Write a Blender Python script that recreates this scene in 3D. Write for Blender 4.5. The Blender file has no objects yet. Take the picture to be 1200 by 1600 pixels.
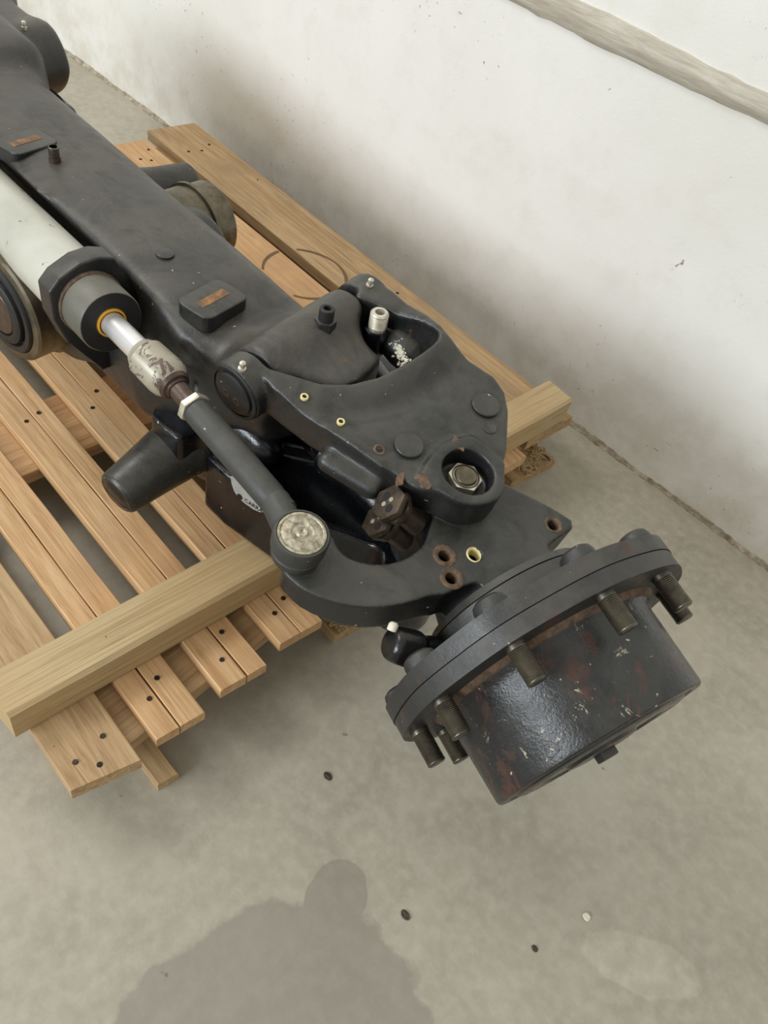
import bpy, bmesh, math, random
import numpy as np
from mathutils import Vector, Matrix
random.seed(7); rng = np.random.RandomState(5)
SC = bpy.context.scene; COL = SC.collection
# ---------------------------------------------------------------- camera
FPX = 1250.0
_M = np.array([[0.662, 0.727, 0.184], [0.635, -0.412, -0.653], [-0.399, 0.549, -0.735]])
_U, _s, _V = np.linalg.svd(_M); CM = _U @ _V                      # world -> camera axes (right, down, forward)
CAMP = np.array([0.0, 0.0, 0.95])
cd = bpy.data.cameras.new('camera'); cam = bpy.data.objects.new('camera', cd); COL.objects.link(cam)
cd.sensor_fit = 'VERTICAL'; cd.sensor_height = 24.0; cd.lens = FPX/1600*24.0; cd.clip_start = .01
cam.matrix_world = Matrix(((CM[0][0], -CM[1][0], -CM[2][0], CAMP[0]), (CM[0][1], -CM[1][1], -CM[2][1], CAMP[1]),
                           (CM[0][2], -CM[1][2], -CM[2][2], CAMP[2]), (0, 0, 0, 1)))
SC.camera = cam
# ---------------------------------------------------------------- light
wd = bpy.data.worlds.new('hall_daylight'); SC.world = wd; wd.use_nodes = True
bg = wd.node_tree.nodes['Background']; bg.inputs[0].default_value = (1.0, .955, .885, 1); bg.inputs[1].default_value = 0.66
def area(name, loc, target, sx, sy, power, color):
    l = bpy.data.lights.new(name, 'AREA'); l.shape = 'RECTANGLE'; l.size = sx; l.size_y = sy; l.energy = power; l.color = color
    o = bpy.data.objects.new(name, l); COL.objects.link(o); o.location = loc
    o.rotation_euler = (Vector(target)-Vector(loc)).to_track_quat('-Z', 'Y').to_euler(); return o
area('window_daylight', (-1.2, -4.6, 2.3), (-.6, .9, .3), 3.4, 1.3, 255, (.86, .93, 1.0))
area('roof_light', (-3.0, -.6, 3.6), (-.7, .5, .2), 1.6, 1.2, 62, (1.0, .98, .95))
vs = SC.view_settings; vs.view_transform = 'Standard'; vs.look = 'None'; vs.gamma = 1; vs.exposure = 0.0; vs.use_curve_mapping = False

# ---------------------------------------------------------------- helpers: rays of the fixed calibration cut with real planes
def ray(px, py): return CM.T @ np.array([px-600.0, py-800.0, FPX])
def hit(px, py, o, n):
    d = ray(px, py); return CAMP + d*(((np.array(o)-CAMP) @ n)/(d @ n))
UP = np.array([0, 0, 1.0])
def at(px, py, z): return hit(px, py, (0, 0, z), UP)
def unit(v): v = np.array(v, float); return v/np.linalg.norm(v)
class Frame:
    def __init__(s, O, U, V, W): s.O, s.U, s.V, s.W = [np.array(a, float) for a in (O, U, V, W)]; s.R = np.stack([s.U, s.V, s.W])
    def loc(s, p): return s.R @ (np.array(p, float)-s.O)
    def wor(s, p): return s.O + s.R.T @ np.array(p, float)
    def px(s, x, y, h): return s.loc(hit(x, y, s.O+h*s.W, s.W))
def frame_axis(O, axis, hint=(0, 0, 1)):
    W = unit(axis); U = unit(np.cross(hint, W)) if abs(np.dot(W, hint)) < .98 else unit(np.cross((1, 0, 0), W))
    return Frame(O, U, np.cross(W, U), W)

def link(o, parent=None):
    COL.objects.link(o)
    if parent is not None:
        o.parent = parent; o.matrix_parent_inverse = Matrix.Identity(4)
        o.matrix_basis = wm(parent).inverted() @ o.matrix_basis
    return o
def wm(o): return (wm(o.parent) @ o.matrix_basis) if o.parent else o.matrix_basis.copy()
def mesh_obj(name, verts, faces, mat, parent=None, smooth=False, origin=None):
    v = np.array(verts, float)
    if origin is None: origin = v.mean(0)
    me = bpy.data.meshes.new(name); me.from_pydata([tuple(a) for a in v-np.array(origin)], [], [tuple(int(i) for i in f) for f in faces]); me.update()
    if smooth: me.polygons.foreach_set('use_smooth', [True]*len(me.polygons))
    if mat: me.materials.append(mat)
    o = bpy.data.objects.new(name, me); o.location = origin
    return link(o, parent)
def bm_obj(name, bm, mat, parent=None, origin=(0, 0, 0), smooth_angle=None):
    bmesh.ops.recalc_face_normals(bm, faces=bm.faces[:])
    me = bpy.data.meshes.new(name); bm.to_mesh(me); bm.free()
    if smooth_angle is not None:
        me.polygons.foreach_set('use_smooth', [True]*len(me.polygons)); me.set_sharp_from_angle(angle=math.radians(smooth_angle))
    if mat: me.materials.append(mat)
    o = bpy.data.objects.new(name, me); o.location = origin
    return link(o, parent)
def empty(name, loc, label, cat, group=None):
    o = bpy.data.objects.new(name, None); o.empty_display_size = .05; o.location = loc; COL.objects.link(o); return tag(o, label, cat, group)
def tag(o, label=None, cat=None, group=None, kind=None):
    for k, v in (('label', label), ('category', cat), ('group', group), ('kind', kind)):
        if v: o[k] = v
    return o
def lathe(name, O, axis, prof, mat, parent, n=48, angle=35, a0=0):
    """prof = [(t along axis, radius)...]"""
    f = frame_axis((0, 0, 0), axis); vs_, fs = [], []
    for t, r in prof:
        for k in range(n):
            a = a0+2*math.pi*k/n; vs_.append(f.wor((max(r, 1e-5)*math.cos(a), max(r, 1e-5)*math.sin(a), t)))
    for i in range(len(prof)-1):
        for k in range(n): fs.append((i*n+k, i*n+(k+1) % n, (i+1)*n+(k+1) % n, (i+1)*n+k))
    fs.append(tuple(range(n))[::-1]); fs.append(tuple((len(prof)-1)*n+k for k in range(n)))
    bm = bmesh.new(); vv = [bm.verts.new(v) for v in vs_]
    for q in fs: bm.faces.new([vv[i] for i in q])
    bmesh.ops.remove_doubles(bm, verts=bm.verts[:], dist=2e-5)
    return bm_obj(name, bm, mat, parent, O, angle)
def prism(name, O, F, poly, w0, w1, mat, parent, bevel=.0015, seg=2, angle=35):
    bm = bmesh.new(); lo = [bm.verts.new(F.wor((u, v, w0))-np.array(O)) for u, v in poly]; hi = [bm.verts.new(F.wor((u, v, w1))-np.array(O)) for u, v in poly]
    n = len(poly); bm.faces.new(lo[::-1]); bm.faces.new(hi)
    for i in range(n): bm.faces.new((lo[i], lo[(i+1) % n], hi[(i+1) % n], hi[i]))
    if bevel: bmesh.ops.bevel(bm, geom=bm.edges[:], offset=bevel, segments=seg, profile=.6, affect='EDGES', clamp_overlap=True)
    return bm_obj(name, bm, mat, parent, O, angle)
def hexnut(name, O, axis, R, h, mat, parent, rot=0, bore=0, bevel=.0012):
    F = frame_axis(O, axis)
    return prism(name, O, F, [(R*math.cos(rot+k*math.pi/3), R*math.sin(rot+k*math.pi/3)) for k in range(6)], 0, h, mat, parent, bevel)
def threads(name, O, axis, r, L, pitch, mat, parent, depth=.0008, start=.0, n=32, tip=.0015):
    prof = [(0, r)]; t = start
    if start > 0: prof.append((start, r))
    while t < L-tip-pitch:
        prof += [(t+pitch*.5, r-depth), (t+pitch, r)]; t += pitch
    prof += [(L-tip, r), (L, r-tip), (L+1e-5, 0)]
    return lathe(name, O, axis, prof, mat, parent, n, 25)

# ---- signed distance modelling of cast parts, meshed by surface nets
def smin(a, b, k): h = np.maximum(k-np.abs(a-b), 0)/k; return np.minimum(a, b)-h*h*k*.25
def smax(a, b, k): return -smin(-a, -b, k)
def poly2(X, Y, P):
    X, Y = np.broadcast_arrays(X, Y); d = np.full(X.shape, 1e9); ins = np.zeros(X.shape, bool); n = len(P)
    for i in range(n):
        ax, ay = P[i][:2]; bx, by = P[(i+1) % n][:2]; ex, ey = bx-ax, by-ay; wx, wy = X-ax, Y-ay
        t = np.clip((wx*ex+wy*ey)/(ex*ex+ey*ey+1e-18), 0, 1); d = np.minimum(d, (wx-ex*t)**2+(wy-ey*t)**2)
        c = ((ay > Y) != (by > Y)) & (X < ex*(Y-ay)/(ey if abs(ey) > 1e-12 else 1e-12)+ax); ins ^= c
    d = np.sqrt(d); return np.where(ins, -d, d)
def line2(X, Y, P):
    X, Y = np.broadcast_arrays(X, Y); d = np.full(X.shape, 1e9); T = np.zeros(X.shape); n = len(P)-1
    for i in range(n):
        ax, ay = P[i][:2]; ex, ey = P[i+1][0]-ax, P[i+1][1]-ay; wx, wy = X-ax, Y-ay
        t = np.clip((wx*ex+wy*ey)/(ex*ex+ey*ey+1e-18), 0, 1); q = np.sqrt((wx-ex*t)**2+(wy-ey*t)**2)
        T = np.where(q < d, (i+t)/n, T); d = np.minimum(d, q)
    return d, T
def cone(X, Y, Z, a, b, ra, rb=None, rd=.003):
    """flat-ended (tapered) cylinder a->b"""
    rb = ra if rb is None else rb; a = np.array(a); b = np.array(b); L = np.linalg.norm(b-a); u = (b-a)/L
    t = (X-a[0])*u[0]+(Y-a[1])*u[1]+(Z-a[2])*u[2]
    q = np.sqrt(np.maximum((X-a[0])**2+(Y-a[1])**2+(Z-a[2])**2-t*t, 0)); r = ra+(rb-ra)*np.clip(t/L, 0, 1)
    return smax(q-r, np.maximum(-t, t-L), rd)
def caps(X, Y, Z, a, b, ra, rb=None):
    rb = ra if rb is None else rb; a = np.array(a); e = np.array(b)-a
    t = np.clip(((X-a[0])*e[0]+(Y-a[1])*e[1]+(Z-a[2])*e[2])/(e @ e), 0, 1)
    return np.sqrt((X-a[0]-t*e[0])**2+(Y-a[1]-t*e[1])**2+(Z-a[2]-t*e[2])**2)-(ra+(rb-ra)*t)
def ell(X, Y, Z, c, r):
    k = np.sqrt(((X-c[0])/r[0])**2+((Y-c[1])/r[1])**2+((Z-c[2])/r[2])**2); return (k-1)*min(r)
def rbox(X, Y, Z, c, h, r):
    qx, qy, qz = np.abs(X-c[0])-h[0]+r, np.abs(Y-c[1])-h[1]+r, np.abs(Z-c[2])-h[2]+r
    return np.sqrt(np.maximum(qx, 0)**2+np.maximum(qy, 0)**2+np.maximum(qz, 0)**2)+np.minimum(np.maximum(np.maximum(qx, qy), qz), 0)-r
def sdf_obj(name, fn, F, lo, hi, h, mat, parent, relax=1):
    ax = [np.arange(lo[i], hi[i]+h, h) for i in range(3)]
    X, Y, Z = ax[0][:, None, None], ax[1][None, :, None], ax[2][None, None, :]
    D = np.broadcast_to(fn(X, Y, Z), (len(ax[0]), len(ax[1]), len(ax[2]))).astype(np.float32).copy()
    for s in (0, -1): D[s] = np.maximum(D[s], h); D[:, s] = np.maximum(D[:, s], h); D[:, :, s] = np.maximum(D[:, :, s], h)
    sg = D < 0; n = [len(a)-1 for a in ax]
    cnt = np.zeros(n, np.int16); acc = np.zeros(n+[3], np.float32)
    offs = [(i, j, k) for i in (0, 1) for j in (0, 1) for k in (0, 1)]
    for axis in range(3):
        for o in offs:
            if o[axis]: continue
            p = list(o); p[axis] = 1
            A = D[o[0]:o[0]+n[0], o[1]:o[1]+n[1], o[2]:o[2]+n[2]]; B = D[p[0]:p[0]+n[0], p[1]:p[1]+n[1], p[2]:p[2]+n[2]]
            m = (A < 0) != (B < 0); t = np.where(m, A/np.where(m, A-B, 1), 0); cnt += m
            for c in range(3): acc[..., c] += np.where(m, o[c]+(t if c == axis else 0), 0)
    act = cnt > 0; idx = -np.ones(n, np.int64); idx[act] = np.arange(act.sum())
    I = np.argwhere(act); P = (I+acc[act]/cnt[act][:, None])*h+np.array(lo)
    quads = []
    for axis in range(3):
        b, c = (axis+1) % 3, (axis+2) % 3
        sl = [slice(1, -1)]*3; sl[axis] = slice(0, n[axis]); s2 = list(sl); s2[axis] = slice(1, n[axis]+1)
        A = sg[tuple(sl)]; B = sg[tuple(s2)]; m = A != B; q = np.argwhere(m)
        if not len(q): continue
        base = q.copy(); base[:, b] += 1; base[:, c] += 1
        def g(db, dc): w = base.copy(); w[:, b] -= db; w[:, c] -= dc; return idx[w[:, 0], w[:, 1], w[:, 2]]
        Q = np.stack([g(1, 1), g(0, 1), g(0, 0), g(1, 0)], 1); f = ~A[m]; Q[f] = Q[f][:, ::-1]; quads.append(Q)
    Q = np.concatenate(quads); 
    for _ in range(relax):
        S = np.zeros_like(P); C = np.zeros(len(P))
        for k in range(4):
            np.add.at(S, Q[:, k], P[Q[:, (k+1) % 4]]); np.add.at(C, Q[:, k], 1); np.add.at(S, Q[:, k], P[Q[:, (k+3) % 4]]); np.add.at(C, Q[:, k], 1)
        P = P*.5+.5*S/np.maximum(C, 1)[:, None]
    Wp = F.O+P @ F.R; org = Wp.mean(0)
    me = bpy.data.meshes.new(name); me.vertices.add(len(Wp)); me.vertices.foreach_set('co', (Wp-org).astype(np.float32).ravel())
    me.loops.add(len(Q)*4); me.loops.foreach_set('vertex_index', Q.astype(np.int32).ravel()); me.polygons.add(len(Q))
    me.polygons.foreach_set('loop_start', np.arange(0, len(Q)*4, 4, dtype=np.int32)); me.polygons.foreach_set('loop_total', np.full(len(Q), 4, np.int32))
    me.polygons.foreach_set('use_smooth', np.ones(len(Q), bool)); me.update(calc_edges=True); me.materials.append(mat)
    o = bpy.data.objects.new(name, me); o.location = org; return link(o, parent)

# ---------------------------------------------------------------- materials
def srgb(r, g, b): f = lambda c: (c/255/12.92) if c/255 <= .04045 else ((c/255+.055)/1.055)**2.4; return (f(r), f(g), f(b), 1)
class Mat:
    def __init__(s, name):
        s.m = bpy.data.materials.new(name); s.m.use_nodes = True; s.t = s.m.node_tree; s.n = s.t.nodes; s.b = s.n['Principled BSDF']
        s.tc = s.n.new('ShaderNodeTexCoord'); s.ln = s.t.links.new
    def coord(s, kind='Object', scale=(1, 1, 1), rnd=False):
        mp = s.n.new('ShaderNodeMapping'); mp.inputs['Scale'].default_value = scale
        if kind == 'World': g = s.n.new('ShaderNodeNewGeometry'); src = g.outputs['Position']
        else: src = s.tc.outputs[kind]
        s.ln(src, mp.inputs['Vector'])
        if rnd:
            oi = s.n.new('ShaderNodeObjectInfo'); mu = s.n.new('ShaderNodeMath'); mu.operation = 'MULTIPLY'; mu.inputs[1].default_value = 37.0
            s.ln(oi.outputs['Random'], mu.inputs[0]); s.ln(mu.outputs[0], mp.inputs['Location'])
        return mp.outputs[0]
    def noise(s, vec, scale, detail=4, rough=.6, dist=0):
        t = s.n.new('ShaderNodeTexNoise'); t.inputs['Scale'].default_value = scale; t.inputs['Detail'].default_value = detail
        t.inputs['Roughness'].default_value = rough; t.inputs['Distortion'].default_value = dist; s.ln(vec, t.inputs['Vector']); return t.outputs[0]
    def ramp(s, v, *st):
        r = s.n.new('ShaderNodeValToRGB'); e = r.color_ramp.elements
        while len(e) < len(st): e.new(.5)
        for q, (p, c) in zip(e, st): q.position = p; q.color = c if len(c) == 4 else (*c, 1)
        s.ln(v, r.inputs[0]); return r.outputs[0]
    def mask(s, v, lo, hi): return s.ramp(v, (lo, (0, 0, 0, 1)), (hi, (1, 1, 1, 1)))
    def mix(s, f, a, b, mode='MIX'):
        m = s.n.new('ShaderNodeMix'); m.data_type = 'RGBA'; m.blend_type = mode
        for sock, val in ((m.inputs['Factor'], f), (m.inputs[6], a), (m.inputs[7], b)):
            if hasattr(val, 'links'): s.ln(val, sock)
            else: sock.default_value = val
        return m.outputs[2]
    def math(s, op, a, b=0.0, clamp=False):
        m = s.n.new('ShaderNodeMath'); m.operation = op; m.use_clamp = clamp
        for sock, val in ((m.inputs[0], a), (m.inputs[1], b)):
            if hasattr(val, 'links'): s.ln(val, sock)
            else: sock.default_value = val
        return m.outputs[0]
    def vor(s, vec, scale, feat='F1'):
        t = s.n.new('ShaderNodeTexVoronoi'); t.feature = feat; t.inputs['Scale'].default_value = scale; s.ln(vec, t.inputs['Vector']); return t.outputs['Distance']
    def set(s, color=None, rough=None, metal=None, bump=None, strength=.3, dist=.002, spec=None, coat=None):
        for k, v in (('Base Color', color), ('Roughness', rough), ('Metallic', metal), ('Specular IOR Level', spec), ('Coat Weight', coat)):
            if v is None: continue
            if hasattr(v, 'links'): s.ln(v, s.b.inputs[k])
            else: s.b.inputs[k].default_value = v
        if bump is not None:
            b = s.n.new('ShaderNodeBump'); b.inputs['Strength'].default_value = strength; b.inputs['Distance'].default_value = dist
            s.ln(bump, b.inputs['Height']); s.ln(b.outputs[0], s.b.inputs['Normal'])
        return s.m
def paint(name, base, dust, rough=.42, dusty=.5, rust=0., chips=0., scale=1.0, seed=0, bump=.25):
    m = Mat(name); v = m.coord('Object', rnd=True)
    n1 = m.noise(v, 9*scale, 6, .65); n2 = m.noise(v, 60*scale, 4, .6); n3 = m.noise(v, 420, 3, .6)
    gn = m.n.new('ShaderNodeNewGeometry'); sx = m.n.new('ShaderNodeSeparateXYZ'); m.ln(gn.outputs['True Normal'], sx.inputs[0])
    up = m.math('ADD', .22, m.math('MULTIPLY', m.mask(sx.outputs[2], .25, .85), .78))          # dust has settled on what faces up
    c = m.mix(m.math('MULTIPLY', m.math('MULTIPLY', m.mask(n1, .2, .7), dusty), up), base, dust)
    c = m.mix(m.math('MULTIPLY', m.math('MULTIPLY', m.mask(n2, .4, .8), dusty*.6), up), c, dust)
    c = m.mix(m.math('MULTIPLY', m.mask(m.noise(v, 5, 7, .75, 1.5), .55, .75), .45), c, m.mix(.5, base, srgb(60, 54, 46)))
    if rust: c = m.mix(m.math('MULTIPLY', m.mask(m.noise(v, 16*scale, 5, .7, .6), .62-rust*.2, .66-rust*.18), .8), c, m.mix(m.noise(v, 80, 3), srgb(52, 32, 28), srgb(92, 62, 48)))
    c = m.mix(m.math('MULTIPLY', m.math('SUBTRACT', 1.0, m.mask(m.noise(v, 13*scale, 6, .7, 1.0), .36, .52)), .6), c, base)
    c = m.mix(m.math('MULTIPLY', m.mask(m.noise(v, 310, 2, .4), .64, .74), .3*dusty), c, dust)
    c = m.mix(m.mask(m.noise(v, 150, 2, .4), .77, .79), c, srgb(168, 165, 150))
    c = m.mix(m.math('MULTIPLY', m.mask(m.noise(v, 11, 5, .7, .3), .68, .72), .55), c, m.mix(m.noise(v, 150, 3), srgb(70, 50, 38), srgb(112, 78, 56)))
    if chips:
        k = m.math('MULTIPLY', m.mask(m.noise(v, 26, 7, .75, 1.2), .70-chips*.1, .72-chips*.1), m.mask(m.noise(v, 240, 4, .7), .45, .55)); c = m.mix(k, c, srgb(165, 158, 135))
    r = m.math('ADD', m.math('ADD', m.math('MULTIPLY', m.mask(n1, .25, .75), .26), m.math('MULTIPLY', m.mask(n2, .4, .7), .12)), rough-.14)
    return m.set(c, r, 0, m.math('ADD', n3, m.math('MULTIPLY', n2, 2.0)), bump, .0009)
M_cast = paint('black_cast_paint', srgb(15, 17, 21), srgb(76, 75, 67), .36, .88)
M_casth = paint('dusty_black_housing_paint', srgb(18, 20, 23), srgb(80, 77, 67), .40, .92)
M_gloss = paint('glossy_black_paint', srgb(9, 10, 14), srgb(40, 41, 40), .20, .3, rust=.0)
M_drum = paint('scratched_black_drum_paint', srgb(20, 21, 24), srgb(62, 62, 58), .27, .7, rust=.46, chips=.9, bump=.5)
M_flange = paint('worn_flange_paint', srgb(34, 35, 36), srgb(80, 78, 70), .45, .7, rust=.22, chips=.3)
M_gland = paint('bare_grey_gland', srgb(84, 84, 76), srgb(114, 111, 99), .45, .7)
M_rod = paint('dusty_tie_rod_paint', srgb(46, 47, 45), srgb(80, 79, 71), .5, .6)
M_dark = paint('black_seal_rubber', srgb(22, 22, 22), srgb(50, 50, 48), .55, .5)
def metal(name, c1, c2, rough=.35, sc=60, rustc=None, bump=.2, mt=.9):
    m = Mat(name); v = m.coord('Object', rnd=True); n = m.noise(v, sc, 5, .65, .4)
    c = m.mix(m.mask(n, .3, .7), c1, c2)
    if rustc: c = m.mix(m.mask(m.noise(v, sc*.6, 5, .7), .5, .62), c, rustc)
    return m.set(c, m.math('ADD', m.math('MULTIPLY', n, .3), rough-.1), mt, n, bump, .0006)
M_stud = metal('oiled_steel_stud', srgb(118, 112, 98), srgb(84, 80, 72), .38, 90)
M_zinc = metal('bright_zinc_nut', srgb(222, 218, 202), srgb(165, 158, 136), .34, 80, mt=.7)
M_chrome = metal('chrome_piston_rod', srgb(235, 235, 235), srgb(215, 215, 215), .30, 20, mt=.75, bump=.03)
M_grease = metal('greasy_steel_cap', srgb(205, 198, 176), srgb(110, 100, 80), .42, 150, bump=1.0, mt=.55)
M_worn = metal('worn_machined_steel', srgb(134, 126, 108), srgb(80, 75, 64), .36, 22, rustc=srgb(86, 78, 62), bump=.15)
M_bolt = metal('greasy_dark_bolt', srgb(92, 80, 66), srgb(54, 47, 40), .38, 80, mt=.5)
M_brown = metal('browned_steel', srgb(96, 80, 70), srgb(70, 58, 52), .38, 70, mt=.6)
m = Mat('rusty_iron'); v = m.coord('Object', rnd=True)
M_rust = m.set(m.ramp(m.noise(v, 130, 5, .7), (.3, srgb(56, 48, 42)), (.55, srgb(100, 80, 62)), (.75, srgb(132, 98, 70))), .8, 0, m.noise(v, 300, 4), .6, .001)
m = Mat('orange_rust_strip'); v = m.coord('Object', rnd=True)
M_orange = m.set(m.ramp(m.noise(v, 90, 5, .7), (.35, srgb(78, 70, 60)), (.5, srgb(118, 86, 58)), (.66, srgb(160, 112, 66))), .75, 0, m.noise(v, 300, 4), .5, .001)
m = Mat('chipped_pale_grey_enamel'); v = m.coord('Object', rnd=True); ch = m.mask(m.noise(v, 24, 6, .7, .8), .635, .65)
c = m.mix(m.mask(m.noise(v, 7, 5, .6), .3, .8), srgb(196, 196, 184), srgb(160, 160, 148)); c = m.mix(ch, c, srgb(112, 92, 82))
M_grey = m.set(c, m.math('ADD', m.math('MULTIPLY', ch, .3), .3), 0, m.math('SUBTRACT', 1.0, ch), .4, .0006)
m = Mat('flaking_grey_joint_paint'); v = m.coord('Object', rnd=True); ch = m.mask(m.noise(v, 42, 6, .7, .8), .54, .57)
M_greyj = m.set(m.mix(ch, m.mix(m.noise(v, 60, 4), srgb(178, 172, 155), srgb(140, 134, 118)), srgb(98, 84, 76)), .38, .2, m.math('SUBTRACT', 1.0, ch), .5, .0008)
def plain(name, c, rough=.5, metallic=0, sc=80):
    m = Mat(name); v = m.coord('Object', rnd=True); n = m.noise(v, sc, 4)
    return m.set(m.mix(n, tuple(x*.8 for x in c[:3])+(1,), tuple(min(1, x*1.15) for x in c[:3])+(1,)), rough, metallic, n, .15, .0006)
M_yellow = plain('amber_wiper_ring', srgb(226, 164, 40), .35)
M_plug = plain('pale_yellow_ring', srgb(222, 208, 150), .45)
M_white = plain('dried_white_grease', srgb(214, 208, 188), .7, 0, 200)
M_hole = plain('dark_bore', srgb(14, 12, 11), .6)
M_nail = metal('dark_nail_head', srgb(70, 60, 52), srgb(44, 38, 34), .5, 200, mt=.7)
M_mark = plain('faded_marker_line', srgb(112, 84, 58), .8)
M_leaf = plain('dry_leaf', srgb(176, 150, 112), .8, 0, 90)
M_straw = plain('straw', srgb(186, 164, 120), .8)
M_dirt = plain('dark_leaf_litter', srgb(92, 76, 56), .9, 0, 60)
M_label = plain('white_sticker_film', srgb(205, 205, 200), .4)
M_ink = plain('black_print', srgb(16, 16, 18), .5)
def wood(name, a, b, dark, stretch=(3, 60, 60), dirt=.35, rough=.62, greyc=None, warm=None):
    m = Mat(name); v = m.coord('Object', stretch, rnd=True); w = m.coord('Object', (1, 1, 1), rnd=True)
    g = m.noise(v, 1.6, 6, .62, 1.6); g2 = m.noise(v, 7, 4, .6, .3); blot = m.noise(w, 7, 5, .6); kn = m.noise(w, 3.5, 2, .5)
    c = m.ramp(g, (.28, dark), (.45, b), (.62, a), (.8, b))
    c = m.mix(m.math('MULTIPLY', m.mask(g2, .4, .75), .35), c, dark)
    if warm: c = m.mix(m.math('MULTIPLY', m.mask(kn, .45, .7), .5), c, warm)
    c = m.mix(m.math('MULTIPLY', m.mask(blot, .5, .75), dirt), c, greyc or srgb(112, 92, 66))
    c = m.mix(m.mask(m.noise(w, 55, 4, .6), .73, .76), c, srgb(70, 52, 38))
    return m.set(c, rough, 0, m.math('ADD', g, m.math('MULTIPLY', g2, .6)), .35, .0012)
M_wood = wood('pine_pallet_plank', srgb(212, 178, 134), srgb(194, 156, 110), srgb(160, 120, 78), dirt=.45, warm=srgb(198, 146, 94), greyc=srgb(150, 128, 98))
M_wood2 = wood('weathered_pallet_plank', srgb(190, 162, 120), srgb(170, 140, 100), srgb(136, 106, 72), dirt=.6, greyc=srgb(132, 112, 84))
M_beam = wood('rough_sawn_beam', srgb(194, 173, 132), srgb(176, 153, 112), srgb(144, 120, 84), (2.4, 110, 110), .4, greyc=srgb(156, 134, 98), warm=srgb(190, 154, 104))
M_endw = wood('end_grain', srgb(150, 120, 84), srgb(120, 94, 64), srgb(84, 62, 42), (60, 60, 60), .4)

# floor: power-floated concrete with a darker patch of joined ovals mixed into its colour
m = Mat('floated_concrete_floor'); v = m.coord('World')
n1 = m.noise(v, 2.2, 6, .62, .5); n2 = m.noise(v, 9, 6, .68, .7); n3 = m.noise(v, 60, 5, .6); n4 = m.noise(v, 330, 3, .6)
c = m.ramp(n1, (.3, srgb(164, 158, 141)), (.5, srgb(182, 176, 157)), (.7, srgb(194, 188, 169)))
c = m.mix(m.math('MULTIPLY', m.mask(n2, .42, .72), .55), c, srgb(144, 138, 122))
c = m.mix(m.math('MULTIPLY', m.mask(n3, .42, .68), .45), c, srgb(206, 201, 184))
sv = m.n.new('ShaderNodeMapping'); sv.vector_type = 'POINT'; g = m.n.new('ShaderNodeNewGeometry')
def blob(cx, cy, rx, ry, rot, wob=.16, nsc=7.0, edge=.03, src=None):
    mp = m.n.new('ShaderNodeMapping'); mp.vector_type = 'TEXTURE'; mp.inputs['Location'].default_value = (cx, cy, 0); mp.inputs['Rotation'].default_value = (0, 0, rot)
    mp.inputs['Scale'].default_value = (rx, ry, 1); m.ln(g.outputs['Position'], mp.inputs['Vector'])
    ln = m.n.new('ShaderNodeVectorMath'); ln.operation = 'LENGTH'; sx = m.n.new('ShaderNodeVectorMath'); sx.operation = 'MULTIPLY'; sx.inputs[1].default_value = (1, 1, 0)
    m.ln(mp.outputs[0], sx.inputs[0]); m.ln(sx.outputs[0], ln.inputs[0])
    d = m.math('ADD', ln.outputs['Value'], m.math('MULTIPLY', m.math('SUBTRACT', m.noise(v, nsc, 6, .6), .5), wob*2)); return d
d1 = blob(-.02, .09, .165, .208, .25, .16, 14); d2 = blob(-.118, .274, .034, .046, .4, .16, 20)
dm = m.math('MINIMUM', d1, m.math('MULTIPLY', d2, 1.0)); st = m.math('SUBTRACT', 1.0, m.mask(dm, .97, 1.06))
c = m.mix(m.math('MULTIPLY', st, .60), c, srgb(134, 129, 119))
d3 = blob(.16, .50, .07, .035, .6, .35, 16); ring = m.math('MULTIPLY', m.mask(d3, .86, .98), m.math('SUBTRACT', 1.0, m.mask(d3, 1.0, 1.1)))
c = m.mix(m.math('MULTIPLY', ring, .35), c, srgb(110, 105, 92))
c = m.mix(m.math('MULTIPLY', m.math('SUBTRACT', 1.0, m.mask(d3, .9, 1.0)), .15), c, srgb(125, 120, 106))
sp = m.mask(m.noise(v, 48, 2, .4), .765, .785); c = m.mix(m.math('MULTIPLY', sp, .55), c, srgb(84, 80, 72))
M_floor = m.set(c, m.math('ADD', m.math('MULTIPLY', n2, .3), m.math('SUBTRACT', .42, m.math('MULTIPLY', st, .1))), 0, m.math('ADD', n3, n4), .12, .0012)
m = Mat('painted_plaster_wall'); v = m.coord('World')
n1 = m.noise(v, 1.6, 5, .6, .4); n2 = m.noise(v, 14, 6, .65); n4 = m.noise(v, 260, 3, .6)
c = m.mix(m.mask(n1, .3, .7), srgb(226, 225, 220), srgb(214, 212, 204)); c = m.mix(m.math('MULTIPLY', m.mask(n2, .5, .8), .25), c, srgb(188, 182, 166))
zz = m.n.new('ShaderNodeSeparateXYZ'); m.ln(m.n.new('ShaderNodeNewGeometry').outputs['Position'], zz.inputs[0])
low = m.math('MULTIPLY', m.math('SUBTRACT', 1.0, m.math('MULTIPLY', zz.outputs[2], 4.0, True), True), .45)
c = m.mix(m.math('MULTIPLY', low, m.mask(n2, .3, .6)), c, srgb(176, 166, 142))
spk = m.math('MULTIPLY', m.mask(m.noise(v, 130, 2, .4), .70, .74), m.mask(m.noise(v, 3.0, 3, .5), .5, .62)); c = m.mix(m.math('MULTIPLY', spk, .6), c, srgb(130, 126, 118))
c = m.mix(m.mask(m.noise(v, 38, 3, .5, 1.5), .76, .79), c, srgb(138, 132, 118))
M_wall = m.set(c, .75, 0, m.math('ADD', m.math('MULTIPLY', n4, .5), n2), .22, .003)
m = Mat('bare_concrete_band'); v = m.coord('World', (3, 3, 40))
M_band = m.set(m.ramp(m.noise(v, 3, 6, .7, .5), (.3, srgb(158, 150, 134)), (.5, srgb(184, 177, 162)), (.7, srgb(204, 199, 186))), .85, 0, m.noise(v, 30, 5), .4, .002)
m = Mat('crumbly_mortar'); v = m.coord('World')
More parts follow.
